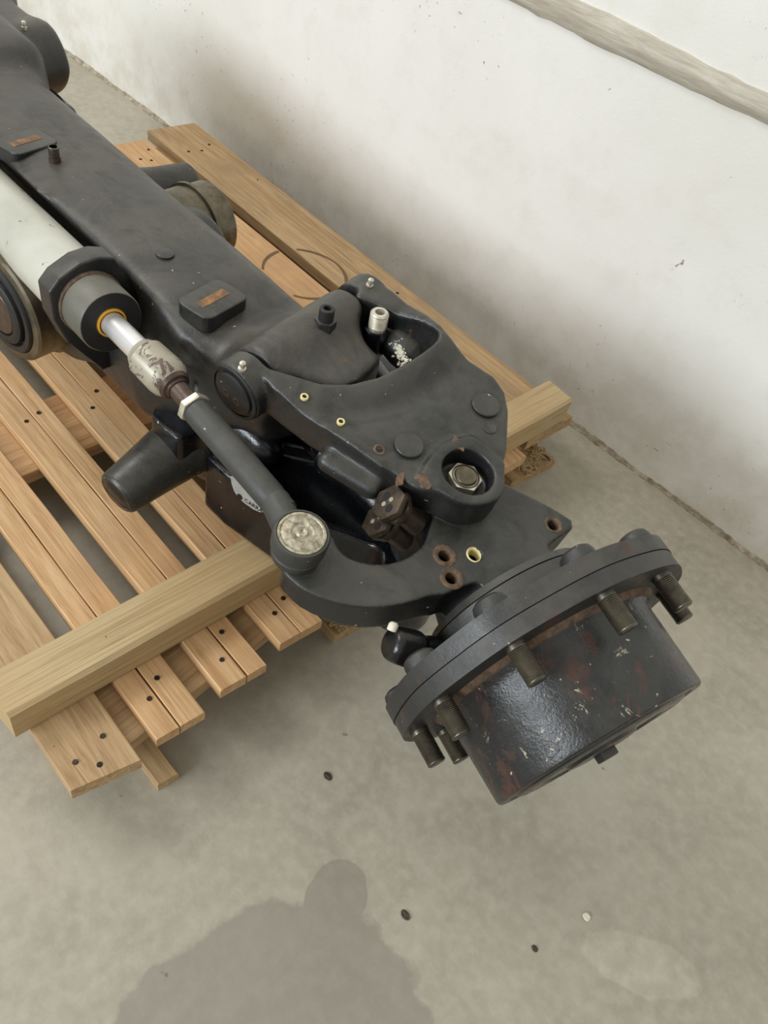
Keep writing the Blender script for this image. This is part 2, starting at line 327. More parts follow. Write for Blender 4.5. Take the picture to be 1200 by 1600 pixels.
M_mortar = m.set(m.ramp(m.noise(v, 45, 6, .75), (.3, srgb(92, 84, 70)), (.5, srgb(148, 138, 118)), (.7, srgb(190, 182, 164))), .9, 0, m.noise(v, 90, 6), 1.0, .004)

# ---------------------------------------------------------------- the setting
def grid_obj(name, fn, nu, nv, mat, kind=True):
    vs_ = [fn(i/nu, j/nv) for i in range(nu+1) for j in range(nv+1)]
    fs = [(i*(nv+1)+j, (i+1)*(nv+1)+j, (i+1)*(nv+1)+j+1, i*(nv+1)+j+1) for i in range(nu) for j in range(nv)]
    o = mesh_obj(name, vs_, fs, mat, smooth=True, origin=(0, 0, 0)); return tag(o, kind='structure')
WA = at(75, 60, 0); WB = at(1200, 888, 0); WD = unit(WB-WA); WN = np.array([-WD[1], WD[0], 0.0])    # foot line of the wall, WN points away from the room
def wallp(s, z, out=0): return WA+WD*s+np.array([0, 0, z])-WN*out
p0, p1 = wallp(-6, 0), wallp(9, 0)
def slab(name, pts, mat):   # box from 4 base points + vector
    o = mesh_obj(name, pts, [(0, 1, 2, 3), (7, 6, 5, 4), (0, 4, 5, 1), (1, 5, 6, 2), (2, 6, 7, 3), (3, 7, 4, 0)], mat, origin=(0, 0, 0)); return tag(o, kind='structure')
fl = [(-8, -7, 0), (8, -7, 0), (8, 1.9, 0), (-8, 1.9, 0)]
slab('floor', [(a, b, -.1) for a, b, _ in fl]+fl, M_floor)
slab('wall_right', [tuple(wallp(s, z, -o)) for z in (-.05, 3.2) for s, o in ((-6, 0), (9, 0), (9, .2), (-6, .2))], M_wall)
# bare concrete band, a few millimetres proud, ragged edges
n = 260; vs_, fs = [], []
for i in range(n+1):
    s = -1.0+6.0*i/n; a = .592+.003*math.sin(s*7)+rng.uniform(-.0016, .0016); b = .632+.003*math.sin(s*5+1)+rng.uniform(-.0018, .0018)
    for z, o in ((a, -.002), (a+.002, .004), (b-.002, .0045), (b, -.002)): vs_.append(wallp(s, z, o))
for i in range(n):
    for k in range(3): fs.append((i*4+k, i*4+k+1, i*4+4+k+1, i*4+4+k))
tag(mesh_obj('trim_1', vs_, fs, M_band, smooth=True), kind='structure')
n = 700; vs_, fs = [], []
for i in range(n+1):
    s = -1.5+6.5*i/n; w = .003+.003*abs(math.sin(s*9))+rng.uniform(0, .004); h = .004+.003*abs(math.sin(s*13+2))+rng.uniform(0, .003)
    for z, o in ((-.002, w), (.0016, w*.85), (h*.35+rng.uniform(0, .002), w*.5), (h, .0015), (h+.001, -.002)): vs_.append(wallp(s, z, o))
for i in range(n):
    for k in range(4): fs.append((i*5+k, i*5+k+1, i*5+5+k+1, i*5+5+k))
tag(mesh_obj('trim_2', vs_, fs, M_mortar), kind='structure')
# unseen low partition added behind the camera to shade the foot of the wall
slab('added_shade_partition', [(-6, -3.4, 0), (6, -3.4, 0), (6, -3.25, 0), (-6, -3.25, 0), (-6, -3.4, 1.12), (6, -3.4, 1.12), (6, -3.25, 1.12), (-6, -3.25, 1.12)], M_wall)

# ---------------------------------------------------------------- pallet
PT = .100; PL = empty('wooden_pallet', (-.95, .6, 0), 'slatted pine wood pallet on the concrete floor carrying the black axle', 'pallet')
def board(name, x0, x1, y0, y1, z0, z1, mat, parent=PL, skew=0, bevel=.0012, warp=0.0, clip=None):
    nx = 10; L = x1-x0; cx, cy = (x0+x1)/2, (y0+y1)/2
    prof = [(y0-cy, z0), (y1-cy, z0), (y1-cy, z1-bevel), (y1-cy-bevel, z1), (y0-cy+bevel, z1), (y0-cy, z1-bevel)]
    vs_, fs = [], []; jit = [rng.uniform(-.0008, .0008, 2) for _ in range(nx+1)]
    for i in range(nx+1):
        x = -L/2+L*i/nx
        for k, (y, z) in enumerate(prof):
            xx = x+(skew*y if i in (0, nx) else 0)
            if clip and i == nx and (y < 0) == (clip < 0): xx -= abs(clip)
            vs_.append((xx, y+jit[i][0 if y < 0 else 1]*(k not in (0, 1) or 1), z-z0-(z1-z0)/2+warp*math.sin(i*.9)))
    for i in range(nx):
        for k in range(6): fs.append((i*6+k, i*6+(k+1) % 6, i*6+6+(k+1) % 6, i*6+6+k))
    fs.append(tuple(range(6))[::-1]); fs.append(tuple(nx*6+k for k in range(6)))
    me = bpy.data.meshes.new(name); me.from_pydata(vs_, [], fs); me.update(); me.materials.append(mat)
    o = bpy.data.objects.new(name, me); o.location = (cx, cy, z0+(z1-z0)/2); return link(o, parent)
XB, XF = -1.56, -.352
tops = [(.099, .172, XB, -.346, 0), (.196, .257, XB+.01, -.354, 1), (.286, .350, XB, -.362, 1), (.379, .445, XB, -.372, 1), (.472, .545, XB, -.378, 1),
        (.573, .640, XB, -.386, 1), (.668, .735, XB, -.392, 1), (.763, .828, XB-.004, -.40, 1), (.842, .917, XB, -.422, 0), (.944, 1.066, -1.595, -.442, 0)]
nail_me = None
def nail(x, y, z, parent):
    global nail_me
    if nail_me is None:
        bm = bmesh.new(); bmesh.ops.create_cone(bm, cap_ends=True, segments=10, radius1=.0034, radius2=.003, depth=.0016)
        nail_me = bpy.data.meshes.new('nail'); bm.to_mesh(nail_me); bm.free(); nail_me.materials.append(M_nail)
    o = bpy.data.objects.new('nail', nail_me); o.location = (x, y, z+.0002); o.rotation_euler = (rng.uniform(-.2, .2), rng.uniform(-.2, .2), 0); return link(o, parent)
for i, (y0, y1, xa, xb, split) in enumerate(tops):
    th = .018 if i not in (0, 9) else .020
    mt = M_wood2 if i in (0, 9) else M_wood
    if split:
        ym = (y0+y1)/2+rng.uniform(-.004, .004)
        parts = [board('plank', xa, xb, y0, ym-.0004, PT-th, PT, mt, skew=.05), board('plank', xa, xb+.0015, ym+.0004, y1, PT-th, PT-.0004, mt, skew=.05)]
        ys = (y0+ym)/2+.006, (ym+y1)/2-.004
    else:
        parts = [board('plank', xa, xb, y0, y1, PT-th, PT+(.001 if i else 0), mt, skew=.02, clip=(-.012 if i == 0 else None))]; ys = (y0+.25*(y1-y0), y1-.25*(y1-y0))
    for xs in (xb-.045, -.865, -1.50):
        for k, y in enumerate(ys):
            nail(xs+rng.uniform(-.02, .02)-.01*k, y, PT+(.001 if (i and not split) else 0), parts[min(k, len(parts)-1)])
        if not split: nail(xs+.025, sum(ys)/2, PT+(.001 if i else 0), parts[0])
for (xa, xb, mt) in ((-.470, -.376, M_wood2), (-.925, -.80, M_wood), (-1.555, -1.45, M_wood2)):       # cross boards under the planks
    sk = .13 if xa > -.6 else (.03 if xa > -1 else 0)
    o = board('stringer', 0, .93, xa, xb, .062, PT-.0185, mt, bevel=.001); o.matrix_basis = Matrix.Translation((-.474 if xa > -.6 else (xa+xb)/2-sk*.30, .568, .072)) @ Matrix.Rotation(math.pi/2+math.atan(sk), 4, 'Z')
    o.matrix_basis = wm(PL).inverted() @ o.matrix_basis
for ya, yb, xe in ((.187, .213, -.340), (.485, .562, -.372), (.935, 1.045, -.430)):                                                        # skids and their blocks
    board('skid', -1.55 if yb > .3 else -.50, xe, ya, yb, 0, .018, M_wood2, skew=.08)
    if yb < .3: board('skid', -1.55, -.52, .112, .168, 0, .018, M_wood2)
    for xa in (xe-(.135 if yb > .3 else .16), -.92, -1.55):
        board('block', xa, xa+.09, ya-(.07 if yb < .3 else 0), yb-(.045 if yb < .3 else .002), .018 if yb > .3 else 0, .062, M_wood2, bevel=.002)
# marker circle drawn on the two boards by the wall
cz = at(477, 427, PT+.0015); 
arcs = {}
for k in range(64):
    a0, a1 = 2*math.pi*k/64, 2*math.pi*(k+1)/64
    pts = []
    for a, r in ((a0, .0800+.0012*math.sin(5*a0)), (a1, .0800+.0012*math.sin(5*a1)), (a1, .0862), (a0, .0862)): pts.append(np.array([cz[0]+r*math.cos(a), cz[1]+r*math.sin(a)*.93]))
    c_ = sum(pts)/4
    if any((.9175 < p[1] < .9435) or p[1] > 1.077 or p[1] < .843 for p in pts): continue
    z = PT+.0012 if c_[1] > .8 else PT+.0004
    ks = k-1
    key = next((q for q in arcs if arcs[q][0] == ks and abs(arcs[q][2]-z) < 1e-5), None)
    if key is None: key = len(arcs); arcs[key] = [k, bmesh.new(), z]
    arcs[key][0] = k; bq = arcs[key][1]; bq.faces.new([bq.verts.new((p[0], p[1], z+.0002)) for p in pts])
for q in arcs.values():
    bmesh.ops.remove_doubles(q[1], verts=q[1].verts[:], dist=1e-5); bmesh.ops.solidify(q[1], geom=q[1].faces[:], thickness=.0001)
    bm_obj('marker_arc', q[1], M_mark, PL)['label'] = 'dark arc of a circle drawn across the boards'

# loose beam under the axle
F1, F2 = at(8, 1120, .149), at(896, 625, .149)
bx1 = (F1[0]+F2[0])/2; B0, B1 = F1[1], F2[1]
nb = 60; vs_, fs = [], []; hb, wb = .049, .058
for i in range(nb+1):
    t = i/nb; y = B0+(B1-B0)*t-.5*(B0+B1); wob = .0022*math.sin(t*9)+.0012*math.sin(t*31+1); w2 = .0025*math.sin(t*7+2)
    e = .004 if i in (0, nb) else 0; sh = -.012*((1-t)**8) 
    for x, z in ((wb/2, 0), (wb/2+.001, hb-.005+wob*.4), (wb/2-.004, hb-.0003), (-wb/2+.004+w2, hb), (-wb/2+w2*.6, hb-.004), (-wb/2, 0)):
        vs_.append((x*(1-e), y+(x*.10 if i == 0 else (-x*.05 if i == nb else 0)), z))
for i in range(nb):
    for k in range(6): fs.append((i*6+k, i*6+(k+1) % 6, i*6+6+(k+1) % 6, i*6+6+k))
fs.append(tuple(range(6))[::-1]); fs.append(tuple(nb*6+k for k in range(6)))
vs_ = [(v[1], -v[0], v[2]) for v in vs_]                       # long axis along local x for the grain
me = bpy.data.meshes.new('wooden_beam'); me.from_pydata(vs_, [], fs); me.update(); me.materials.append(M_beam)
bo = bpy.data.objects.new('wooden_beam', me); bo.location = (bx1-wb/2, (B0+B1)/2, PT+.0012); bo.rotation_euler = (0, 0, math.pi/2); COL.objects.link(bo)
tag(bo, 'long rough-sawn timber beam lying across the pallet planks under the axle', 'beam')

# ---------------------------------------------------------------- the axle
AX = empty('vehicle_axle', (-.8, .48, .15), 'heavy black steering axle with wheel hub resting on the pallet and beam', 'axle')
yaw, dr = -.202, -.135
HA = np.array([math.cos(yaw)*math.cos(dr), math.sin(yaw)*math.cos(dr), math.sin(dr)]); HV = np.array([-math.sin(yaw), math.cos(yaw), 0]); HW = np.cross(HA, HV)
KF = Frame((-.123, .507, .28), HA, HV, HW)
WF = Frame((0, 0, 0), (1, 0, 0), (0, 1, 0), (0, 0, 1))
# arm frame: plane through both hinge tops and the kingpin boss
hl, hr = at(378, 577, .425), at(577, 447, .447); kp = KF.wor(KF.px(729, 742, .090))
hm = (hl+hr)/2; AV = unit(hr-hl); AU = unit((kp-hm)-((kp-hm) @ AV)*AV); AW = np.cross(AU, AV); AF = Frame(hm, AU, AV, AW)
def A2(*pts): return [tuple(AF.px(p[0], p[1], p[2] if len(p) > 2 else 0)[:2]) for p in pts]
lw = np.linalg.norm(hr-hl)/2
HR = .034                                                        # hinge boss radius
hinge_c = lambda v: np.array([0, v, -HR])

# --- housing
xsR, ysR = [-1.8, -1.103, -1.064, -1.0, -.9, -.8, -.7, -.62, -.55], [.53, .530, .545, .553, .556, .556, .559, .556, .552]
AD = np.array([-.499, .578, .385])
TONGUE = [tuple(at(*p, .415)[:2]) for p in ((425, 530), (520, 470), (536, 498), (556, 520), (598, 552), (590, 566), (560, 590), (530, 600), (480, 592), (430, 566))]
def housing(X, Y, Z):
    xs = [-1.9, -1.25, -1.12, -1.05, -.9, -.75, -.66, -.60, -.54, -.48]
    hw = np.interp(X, xs, [.078, .078, .088, .100, .103, .104, .104, .094, .088, .085])
    yc = np.interp(X, xs, [.485, .48, .472, .465, .462, .464, .466, .478, .500, .515])
    zc = np.interp(X, xs, [.335, .335, .33, .325, .322, .322, .322, .33, .345, .35]); hh = np.interp(X, xs, [.085, .085, .09, .094, .096, .097, .094, .075, .056, .045])
    q = (np.abs((Y-yc)/hw)**3.2+np.abs((Z-zc)/hh)**3.0)**(1/3.1); d = (q-1)*np.minimum(hw, hh)*.9
    d = np.maximum(d, X+.50)
    hl_, hr_ = AF.wor(hinge_c(-lw+.028)), AF.wor(hinge_c(lw-.022)); d = smin(d, cone(X, Y, Z, hl_, hr_, HR, rd=.004), .03); d = smax(d, -cone(X, Y, Z, AD+UP*-.03, AD+UP*.08, .021, rd=.003), .006)
    # far hinge tube
    fa, fb = at(20, 175, .39), at(78, 95, .40); fm = np.array([-1.25, .585, .395]); d = smin(d, cone(X, Y, Z, (-1.33, .40, .37), (-1.315, .53, .38), .045, rd=.012), .04)
    d = smin(d, rbox(X, Y, Z, (-1.45, .49, .36), (.2, .085, .075), .03), .05)
    # tongue towards the suspension strut
    tg = smax(smax(poly2(X, Y, TONGUE), Z-(.417-.10*(X+.50)), .010), (.365-.10*(X+.5))-Z, .012); d = smin(d, tg, .012)
    # lower body reaching down to the pivot, trunnion stubs
    d = smin(d, rbox(X, Y, Z, (-.60, .52, .255), (.055, .065, .07), .03), .03)
    d = smin(d, cone(X, Y, Z, (-.835, .355, .30), (-.87, .60, .30), .066, rd=.01), .02)
    # ridge on the near shoulder and the bracket curving over the steering cylinder
    d = smin(d, caps(X, Y, Z, at(5, 275, .405), at(60, 318, .40), .012, .010), .02)
    d = smin(d, caps(X, Y, Z, at(60, 318, .40), at(128, 380, .385), .010, .008), .02)
    # channel for the cylinder
    c0, c1 = CYL(-.25), CYL(.35); d = smax(d, -caps(X, Y, Z, c0, c1, .050), .01)
    # slot in the near flank
    s0, s1 = at(280, 545, .36), at(316, 590, .35); d = smax(d, -caps(X, Y, Z, s0, s1, .016, .012), .006); d = smax(d, -caps(X, Y, Z, at(285, 548, .385), at(318, 588, .375), .011, .010), .005)
    d = smax(d, -caps(X, Y, Z, at(205, 440, .385)+np.array([0, -.012, 0]), at(225, 462, .38)+np.array([0, -.012, 0]), .006), .004)
    return d
# steering cylinder axis
cA, cB = at(30, 360, .372), at(200, 530, .395); cD = unit(cB-cA)
def CYL(t): return cA+cD*t
def along(px, py):                                               # parameter on the cylinder axis nearest to a pixel's ray
    d = unit(ray(px, py)); w = cA-CAMP; a, b, c_ = 1.0, cD @ d, 1.0; return ((cD @ d)*(d @ w)-(cD @ w))/(1-(cD @ d)**2)
sdf_obj('axle_housing', housing, WF, (-1.75, .33, .16), (-.34, .68, .47), .0052, M_casth, AX)

# raised pads with rusty stamped strip
def pad(px, py, z, sx, sy, hgt, ang=0.0):
    p = at(px, py, z); F = Frame(p, (math.cos(ang), math.sin(ang), 0), (-math.sin(ang), math.cos(ang), 0), (0, 0, 1))
    pts = []; r = .010
    for cx, cy, a0 in ((sx-r, sy-r, 0), (-sx+r, sy-r, 90), (-sx+r, -sy+r, 180), (sx-r, -sy+r, 270)):
        for k in range(5): a = math.radians(a0+22.5*k); pts.append((cx+r*math.cos(a), cy+r*math.sin(a)))
    o = prism('mounting_pad', p, F, pts, -hgt, 0, M_cast, AX, .003, 3)
    q = prism('stamped_strip', p, F, [(-.006, -sy*.62), (.006, -sy*.62), (.006, sy*.62), (-.006, sy*.62)], -.001, .0006, M_orange, o, .0004, 1); q['label'] = 'rusty orange strip'
pad(333, 466, .421, .024, .034, .020, .22); pad(40, 220, .421, .024, .034, .020, .22)
lathe('round_boss', at(258, 396, .4195), UP, [(-.004, .011), (.0005, .0105), (.0012, .009), (.0012, 0)], M_cast, AX, 28)
# breather plug on the far part of the housing
bp = at(86, 252, .418); brp = lathe('breather_plug', bp, UP, [(-.002, .0075), (.006, .0075), (.006, .0055), (.008, .0055), (.008, .0065), (.018, .0065), (.019, .005), (.019, 0)], M_brown, AX, 12)
lathe('plug_head', bp+UP*.0075, UP, [(0, .0066), (.0105, .0066), (.0115, .0052), (.0115, 0)], M_worn, brp, 20)
# plug with socket head on the hinge tube
pp = at(508, 505, .4345); o = hexnut('hex_plug', pp-UP*.008, UP, .0125, .013, M_cast, AX, .3)
lathe('socket_head', pp+UP*.004, UP, [(0, .007), (.002, .007), (.002, .0085), (.0145, .0085), (.0155, .0075), (.0155, .0045), (.010, .0045), (.010, 0)], M_dark, o, 24)
# grease nipples
def nipple(p, ax, s=1.0, par=AX, mat=M_zinc): return lathe('grease_nipple', p, ax, [(-.002, .0042*s), (.002*s, .0042*s), (.0025*s, .0026*s), (.006*s, .0026*s), (.0065*s, .0036*s), (.0095*s, .0032*s), (.0105*s, .0015*s), (.0105*s, 0)], mat, par, 16)

# --- far hinge end of the opposite arm (upper left corner)
def far(X, Y, Z):
    d = cone(X, Y, Z, (-1.315, .52, .375), (-1.345, .625, .38), .047, rd=.012)
    d = smin(d, rbox(X, Y, Z, (-1.47, .590, .375), (.14, .040, .05), .02), .03)
    d = smin(d, rbox(X, Y, Z, (-1.58, .50, .385), (.09, .15, .045), .02), .03)
    return smax(d, -cone(X, Y, Z, (-1.40, .50, .30), (-1.40, .50, .5), .042), .006)
sdf_obj('opposite_control_arm', far, WF, (-1.72, .35, .28), (-1.15, .72, .46), .005, M_casth, AX)
nipple(at(38, 44, .43), UP)
def fleg(X, Y, Z): return smax(poly2(X, Y, [(-1.17, .50), (-1.215, .60), (-1.30, .60), (-1.32, .46)]), np.abs(Z-.26)-.10, .02)
sdf_obj('far_pivot_bracket', fleg, WF, (-1.38, .42, .14), (-1.12, .66, .40), .006, M_gloss, AX)
lathe('far_pivot_cap', at(90, 188, .27)-np.array([0, .05, 0]), unit((-.05, .99, .05)), [(0, .034), (.05, .034), (.055, .030), (.056, 0)], M_rod, AX, 40)

# --- trunnion rings
tv = unit((-.14, .99, 0))
rl = np.array([-.876, .350, .300])
o = lathe('trunnion_ring', rl+tv*.004, -tv, [(0, .0765), (.006, .0765), (.007, .073), (.012, .0715), (.045, .0715), (.048, .0690), (.049, .062), (.049, .060), (.038, .060), (.038, .0)], M_worn, AX, 72)
lathe('seal_lip', rl-tv*.038, -tv, [(0, .059), (.008, .059), (.011, .057), (.011, .050), (.004, .049), (.004, .046), (.014, .045), (.016, .042), (.016, .034), (.004, .034), (.004, 0)], M_dark, o, 64)
threads('splined_bore', rl-tv*.034, -tv, .032, .02, .0022, M_brown, o, .0012)
rr = at(322, 345, .30); o = lathe('trunnion_ring', rr-tv*.03, tv, [(-.06, .058), (0, .058), (.002, .062), (.008, .062), (.010, .056), (.040, .056), (.043, .053), (.043, .045), (.032, .045), (.032, 0)], M_worn, AX, 64)

# --- lower pivot sleeve (tapered stub towards the camera), its twin on the wall side
ca, cb = at(181, 774, .215), at(318, 672, .235); cv = unit(cb-ca)
o = lathe('pivot_sleeve', ca, cv, [(0, 0), (0, .024), (.003, .0275), (.006, .0285), (.05, .0335), (.09, .039), (.118, .043), (.128, .050), (.150, .054), (.165, .054), (.165, .047), (.19, .047)], M_casth, AX, 64)
lathe('end_plug', ca-cv*.0025, cv, [(0, 0), (0, .016), (.002, .020), (.0025, .0225), (.006, .0225)], M_gloss, o, 48)
ta, tb = at(297, 283, .255), at(235, 300, .25); tv2 = unit((.04, -.99, .02))
lathe('pivot_sleeve', ta, tv2, [(0, 0), (0, .028), (.004, .031), (.06, .033), (.12, .040), (.15, .045)], M_casth, AX, 48)
# saddle block over the sleeve root, with clamp bolt
def saddle(X, Y, Z):
    blk = smax(poly2(X, Y, [tuple(at(*p, .285)[:2]) for p in ((244, 624), (262, 617), (300, 640), (322, 664), (303, 674), (279, 686), (255, 668), (236, 648))]), np.abs(Z-.245)-.040, .006)
    d = smin(blk, cone(X, Y, Z, cb-cv*.030, cb+cv*.05, .052, rd=.006), .012)
    d = smin(d, caps(X, Y, Z, at(330, 640, .27), at(420, 700, .26), .024, .020), .02)
    return smin(d, caps(X, Y, Z, at(345, 600, .30), at(410, 690, .27), .014, .014), .02)
sdf_obj('pivot_bracket', saddle, WF, (-.78, .28, .16), (-.44, .60, .36), .0035, M_gloss, AX)
for k in (0, 1): lathe('sleeve_flange', cb+cv*(-.030+.026*k), cv, [(0, .052), (.001, .0585), (.003, .060), (.009, .060), (.011, .0585), (.012, .052)], M_gloss, AX, 64)
hexnut('clamp_bolt', at(240, 628, .27), unit((-.5, -.6, .3)), .011, .010, M_dark, AX, 0)

# --- lower control arm (dark trough shape behind the tie rod)
def lower(X, Y, Z):
    P = [tuple(at(*p, .245)[:2]) for p in ((322, 712), (352, 742), (455, 814), (532, 836), (580, 853), (626, 874), (668, 862), (680, 800), (640, 740), (590, 700), (500, 680), (400, 640))]
    top = .245; d2 = poly2(X, Y, P)
    d = smax(d2, np.abs(Z-.2)-.047, .006)
    pk = smax(poly2(X, Y, [tuple(at(*p, .245)[:2]) for p in ((400, 745), (460, 790), (530, 818), (600, 845), (640, 830), (620, 760), (540, 715), (430, 690))]), np.abs(Z-.245)-.022, .01)
    d = smax(d, -pk, .01)
    return smin(d, cone(X, Y, Z, (-.305, .50, .16), (-.30, .50, .25), .04, rd=.006), .02)
sdf_obj('lower_control_arm', lower, WF, (-.70, .34, .145), (-.24, .70, .27), .003, M_gloss, AX)
# sticker on its flank
s0, s1 = at(360, 737, .243), at(402, 768, .243); 
def flank_pt(px, py):
    a, b = at(352, 742, .245), at(455, 814, .245); d_ = unit(b-a); nn = np.array([d_[1], -d_[0], 0]); return hit(px, py, a+nn*.0012, nn)
P_ = [flank_pt(*q) for q in ((360, 744), (366, 744), (384, 762), (412, 801), (405, 800), (396, 796), (383, 787), (373, 778), (366, 768), (362, 757))]
bm = bmesh.new(); bm.faces.new([bm.verts.new(p) for p in P_]); bmesh.ops.solidify(bm, geom=bm.faces[:], thickness=.0003)
sk = bm_obj('sticker', bm, M_label, AX); sk['label'] = 'white printed sticker on the lower arm'
def flat_text(txt, px, py, size, name, parent, mat, rotpx=(1, .78)):
    p = flank_pt(px, py); q = flank_pt(px+rotpx[0]*10, py+rotpx[1]*10); U = unit(q-p); a, b = at(352, 742, .245), at(455, 814, .245); d_ = unit(b-a); N = np.array([d_[1], -d_[0], 0]); V = np.cross(N, U)
    cu = bpy.data.curves.new(name, 'FONT'); cu.body = txt; cu.size = size; cu.extrude = .0001
    to = bpy.data.objects.new('text', cu); me = bpy.data.meshes.new_from_object(to); bpy.data.objects.remove(to); bpy.data.curves.remove(cu); me.materials.clear(); me.materials.append(mat)
    o = bpy.data.objects.new(name, me); o['kind'] = 'stuff'; p = p+N*.0004
    o.matrix_basis = Matrix(((U[0], V[0], N[0], p[0]), (U[1], V[1], N[1], p[1]), (U[2], V[2], N[2], p[2]), (0, 0, 0, 1))); return link(o, parent)
flat_text('CARRARO', 382, 783, .0088, 'printed_letters', sk, M_ink, (1, .66))
sq = flank_pt(375, 776); aa_, bb_ = at(352, 742, .245), at(455, 814, .245); dd_ = unit(bb_-aa_); lathe('printed_logo', sq, np.array([dd_[1], -dd_[0], 0]), [(-.0004, .0042), (.0006, .0042), (.0006, .0024), (.0003, .0024), (.0003, 0)], M_ink, sk, 20)

# --- upper control arm
outline = [(386, 562), (404, 578), (426, 604), (500, 661), (597, 729), (612, 735), (630, 748), (650, 762), (690, 775), (750, 780), (780, 750), (794, 700), (796, 640), (790, 612), (772, 588), (735, 556, .01), (699, 523, .012), (678, 499, .01), (640, 472, .004), (612, 452), (583, 440), (562, 446),
           (556, 462), (590, 476), (622, 489, .004), (659, 503, .010), (684, 516, .016), (686, 526, .018), (676, 538, .018), (640, 562, .014), (592, 588, .008), (548, 599, .004), (500, 597, .002), (455, 584), (410, 568), (394, 554)]
AP = A2(*outline); rim = A2((430, 574), (497, 596, .002), (548, 599, .004), (592, 588, .008), (640, 562, .014), (676, 538, .018), (686, 522, .018), (659, 503, .010), (622, 489, .004))
kpl = AF.loc(kp); ku = AF.R @ HW
RIB = AF.loc(at(512, 722, .372)), AF.loc(at(580, 762, .365))
EL = -lw-.006
def arm(X, Y, Z):
    d2 = poly2(X, Y, AP); dl, T = line2(X, Y, rim)
    Rr = np.interp(T, [0, .2, .45, .65, .8, .9, 1], [0, .004, .012, .020, .020, .012, .003])
    top = Rr*np.exp(-(dl/.038)**1.3)-.010*np.exp(-((dl-.034)/.016)**2)*np.interp(T, [0, .15, .35, .6, .8, 1], [0, .8, 1, .6, 0, 0])
    bot = np.interp(X, [0, .08, .2, .3], [-.050, -.050, -.040, -.034])
    d = smax(smax(d2, (Z-top)*.9, .005), bot-Z, .006)
    for v0, v1 in ((EL, -lw+.024), (lw-.012, lw+.020)): d = smin(d, cone(X, Y, Z, (0, v0, -HR), (0, v1, -HR), HR, rd=.003), .004)
    rA, rB = RIB; d = smin(d, caps(X, Y, Z, rA, rB, .011, .012), .012)
    # side cheek by the near boss
    tp = kpl+ku*.006; bt = kpl-ku*.036
    d = smin(d, cone(X, Y, Z, bt, tp, .0405, rd=.006), .008)
    lob = smax(poly2(X, Y, A2((652, 748), (664, 728), (705, 694), (735, 683), (758, 700), (786, 728), (770, 770), (700, 775), (668, 765))), np.abs(Z-.0)-.0055, .004); d = smin(d, lob, .006)
    d = smax(d, -cone(X, Y, Z, kpl-ku*.016, kpl+ku*.03, .0268, .0278, rd=.002), .003)
    # clearance for the housing tube between the bosses
    return smax(d, -cone(X, Y, Z, (0, -lw+.024, -HR), (0, lw-.024, -HR), HR+.0015, rd=.001), .002)
ua = sdf_obj('upper_control_arm', arm, AF, (-.05, -lw-.05, -.075), (.33, lw+.05, .045), .0026, M_cast, AX)
for p, s in ((hl, 1), (hr, 1)): nipple(p+AW*.0005, AW, 1.0, ua)
def on_arm(px, py, h=0): return AF.wor(AF.px(px, py, h))
for px, py, r in ((640, 694, .0155), (760, 631, .0160)): lathe('raised_disc', on_arm(px, py, .0045), AW, [(-.006, r), (-.001, r), (0, r-.001), (0, 0)], M_cast, ua, 48)
lathe('stamped_ring', on_arm(765, 667, .0012), AW, [(-.003, .0085), (-.0003, .0085), (0, .008), (0, .0068), (-.0004, .0062), (-.0004, 0)], M_cast, ua, 32)
for px, py, mt, r in ((476, 619, M_plug, .0042), (533, 658, M_plug, .0042), (593, 702, M_rust, .0065)):
    o = lathe('hole_rim', on_arm(px, py, .0012), AW, [(-.003, r), (-.0002, r), (0, r-.0003), (0, r*.62), (-.001, r*.58), (-.001, 0)], mt, ua, 24); o['label'] = 'small threaded hole with pale yellow rim' if mt is M_plug else 'small rusty threaded hole'
    lathe('bore', on_arm(px, py, .0004), AW, [(-.002, r*.6), (.0, r*.56), (0, 0)], M_hole, o, 20)
# face disc, circlip and spanner holes at the near end of the hinge
ec = AF.wor(hinge_c(EL)); o = lathe('hinge_pin', ec-AV*.0008, -AV, [(-.01, .0325), (.0002, .0325), (.0012, .0315), (.0012, .0285), (-.001, .0280), (-.001, .0255), (.0022, .0250), (.0035, .0230), (.0035, 0)], M_dark, ua, 56)
for k in (-1, 1): lathe('spanner_hole', ec+AU*k*.0075-AW*.004-AV*.0038, -AV, [(-.002, .0048), (.0009, .0046), (.0009, .0034), (-.0012, .0032), (-.0012, 0)], M_worn, o, 14)
# kingpin nut
kn = kp-HW*.0145; o = hexnut('kingpin_nut', kn, HW, .0185, .012, M_zinc, ua, .25, bevel=.0015)
lathe('nut_collar', kn+HW*.011, HW, [(-.002, .0155), (.0015, .0150), (.002, .0135), (.0008, .0128), (.0008, .0125), (.002, .012), (.0032, .011), (.0032, 0)], M_worn, o, 40)
lathe('recess_floor', kp-HW*.0165, HW, [(-.001, .0270), (.0005, .0270), (.0005, 0)], M_rust, ua, 40)
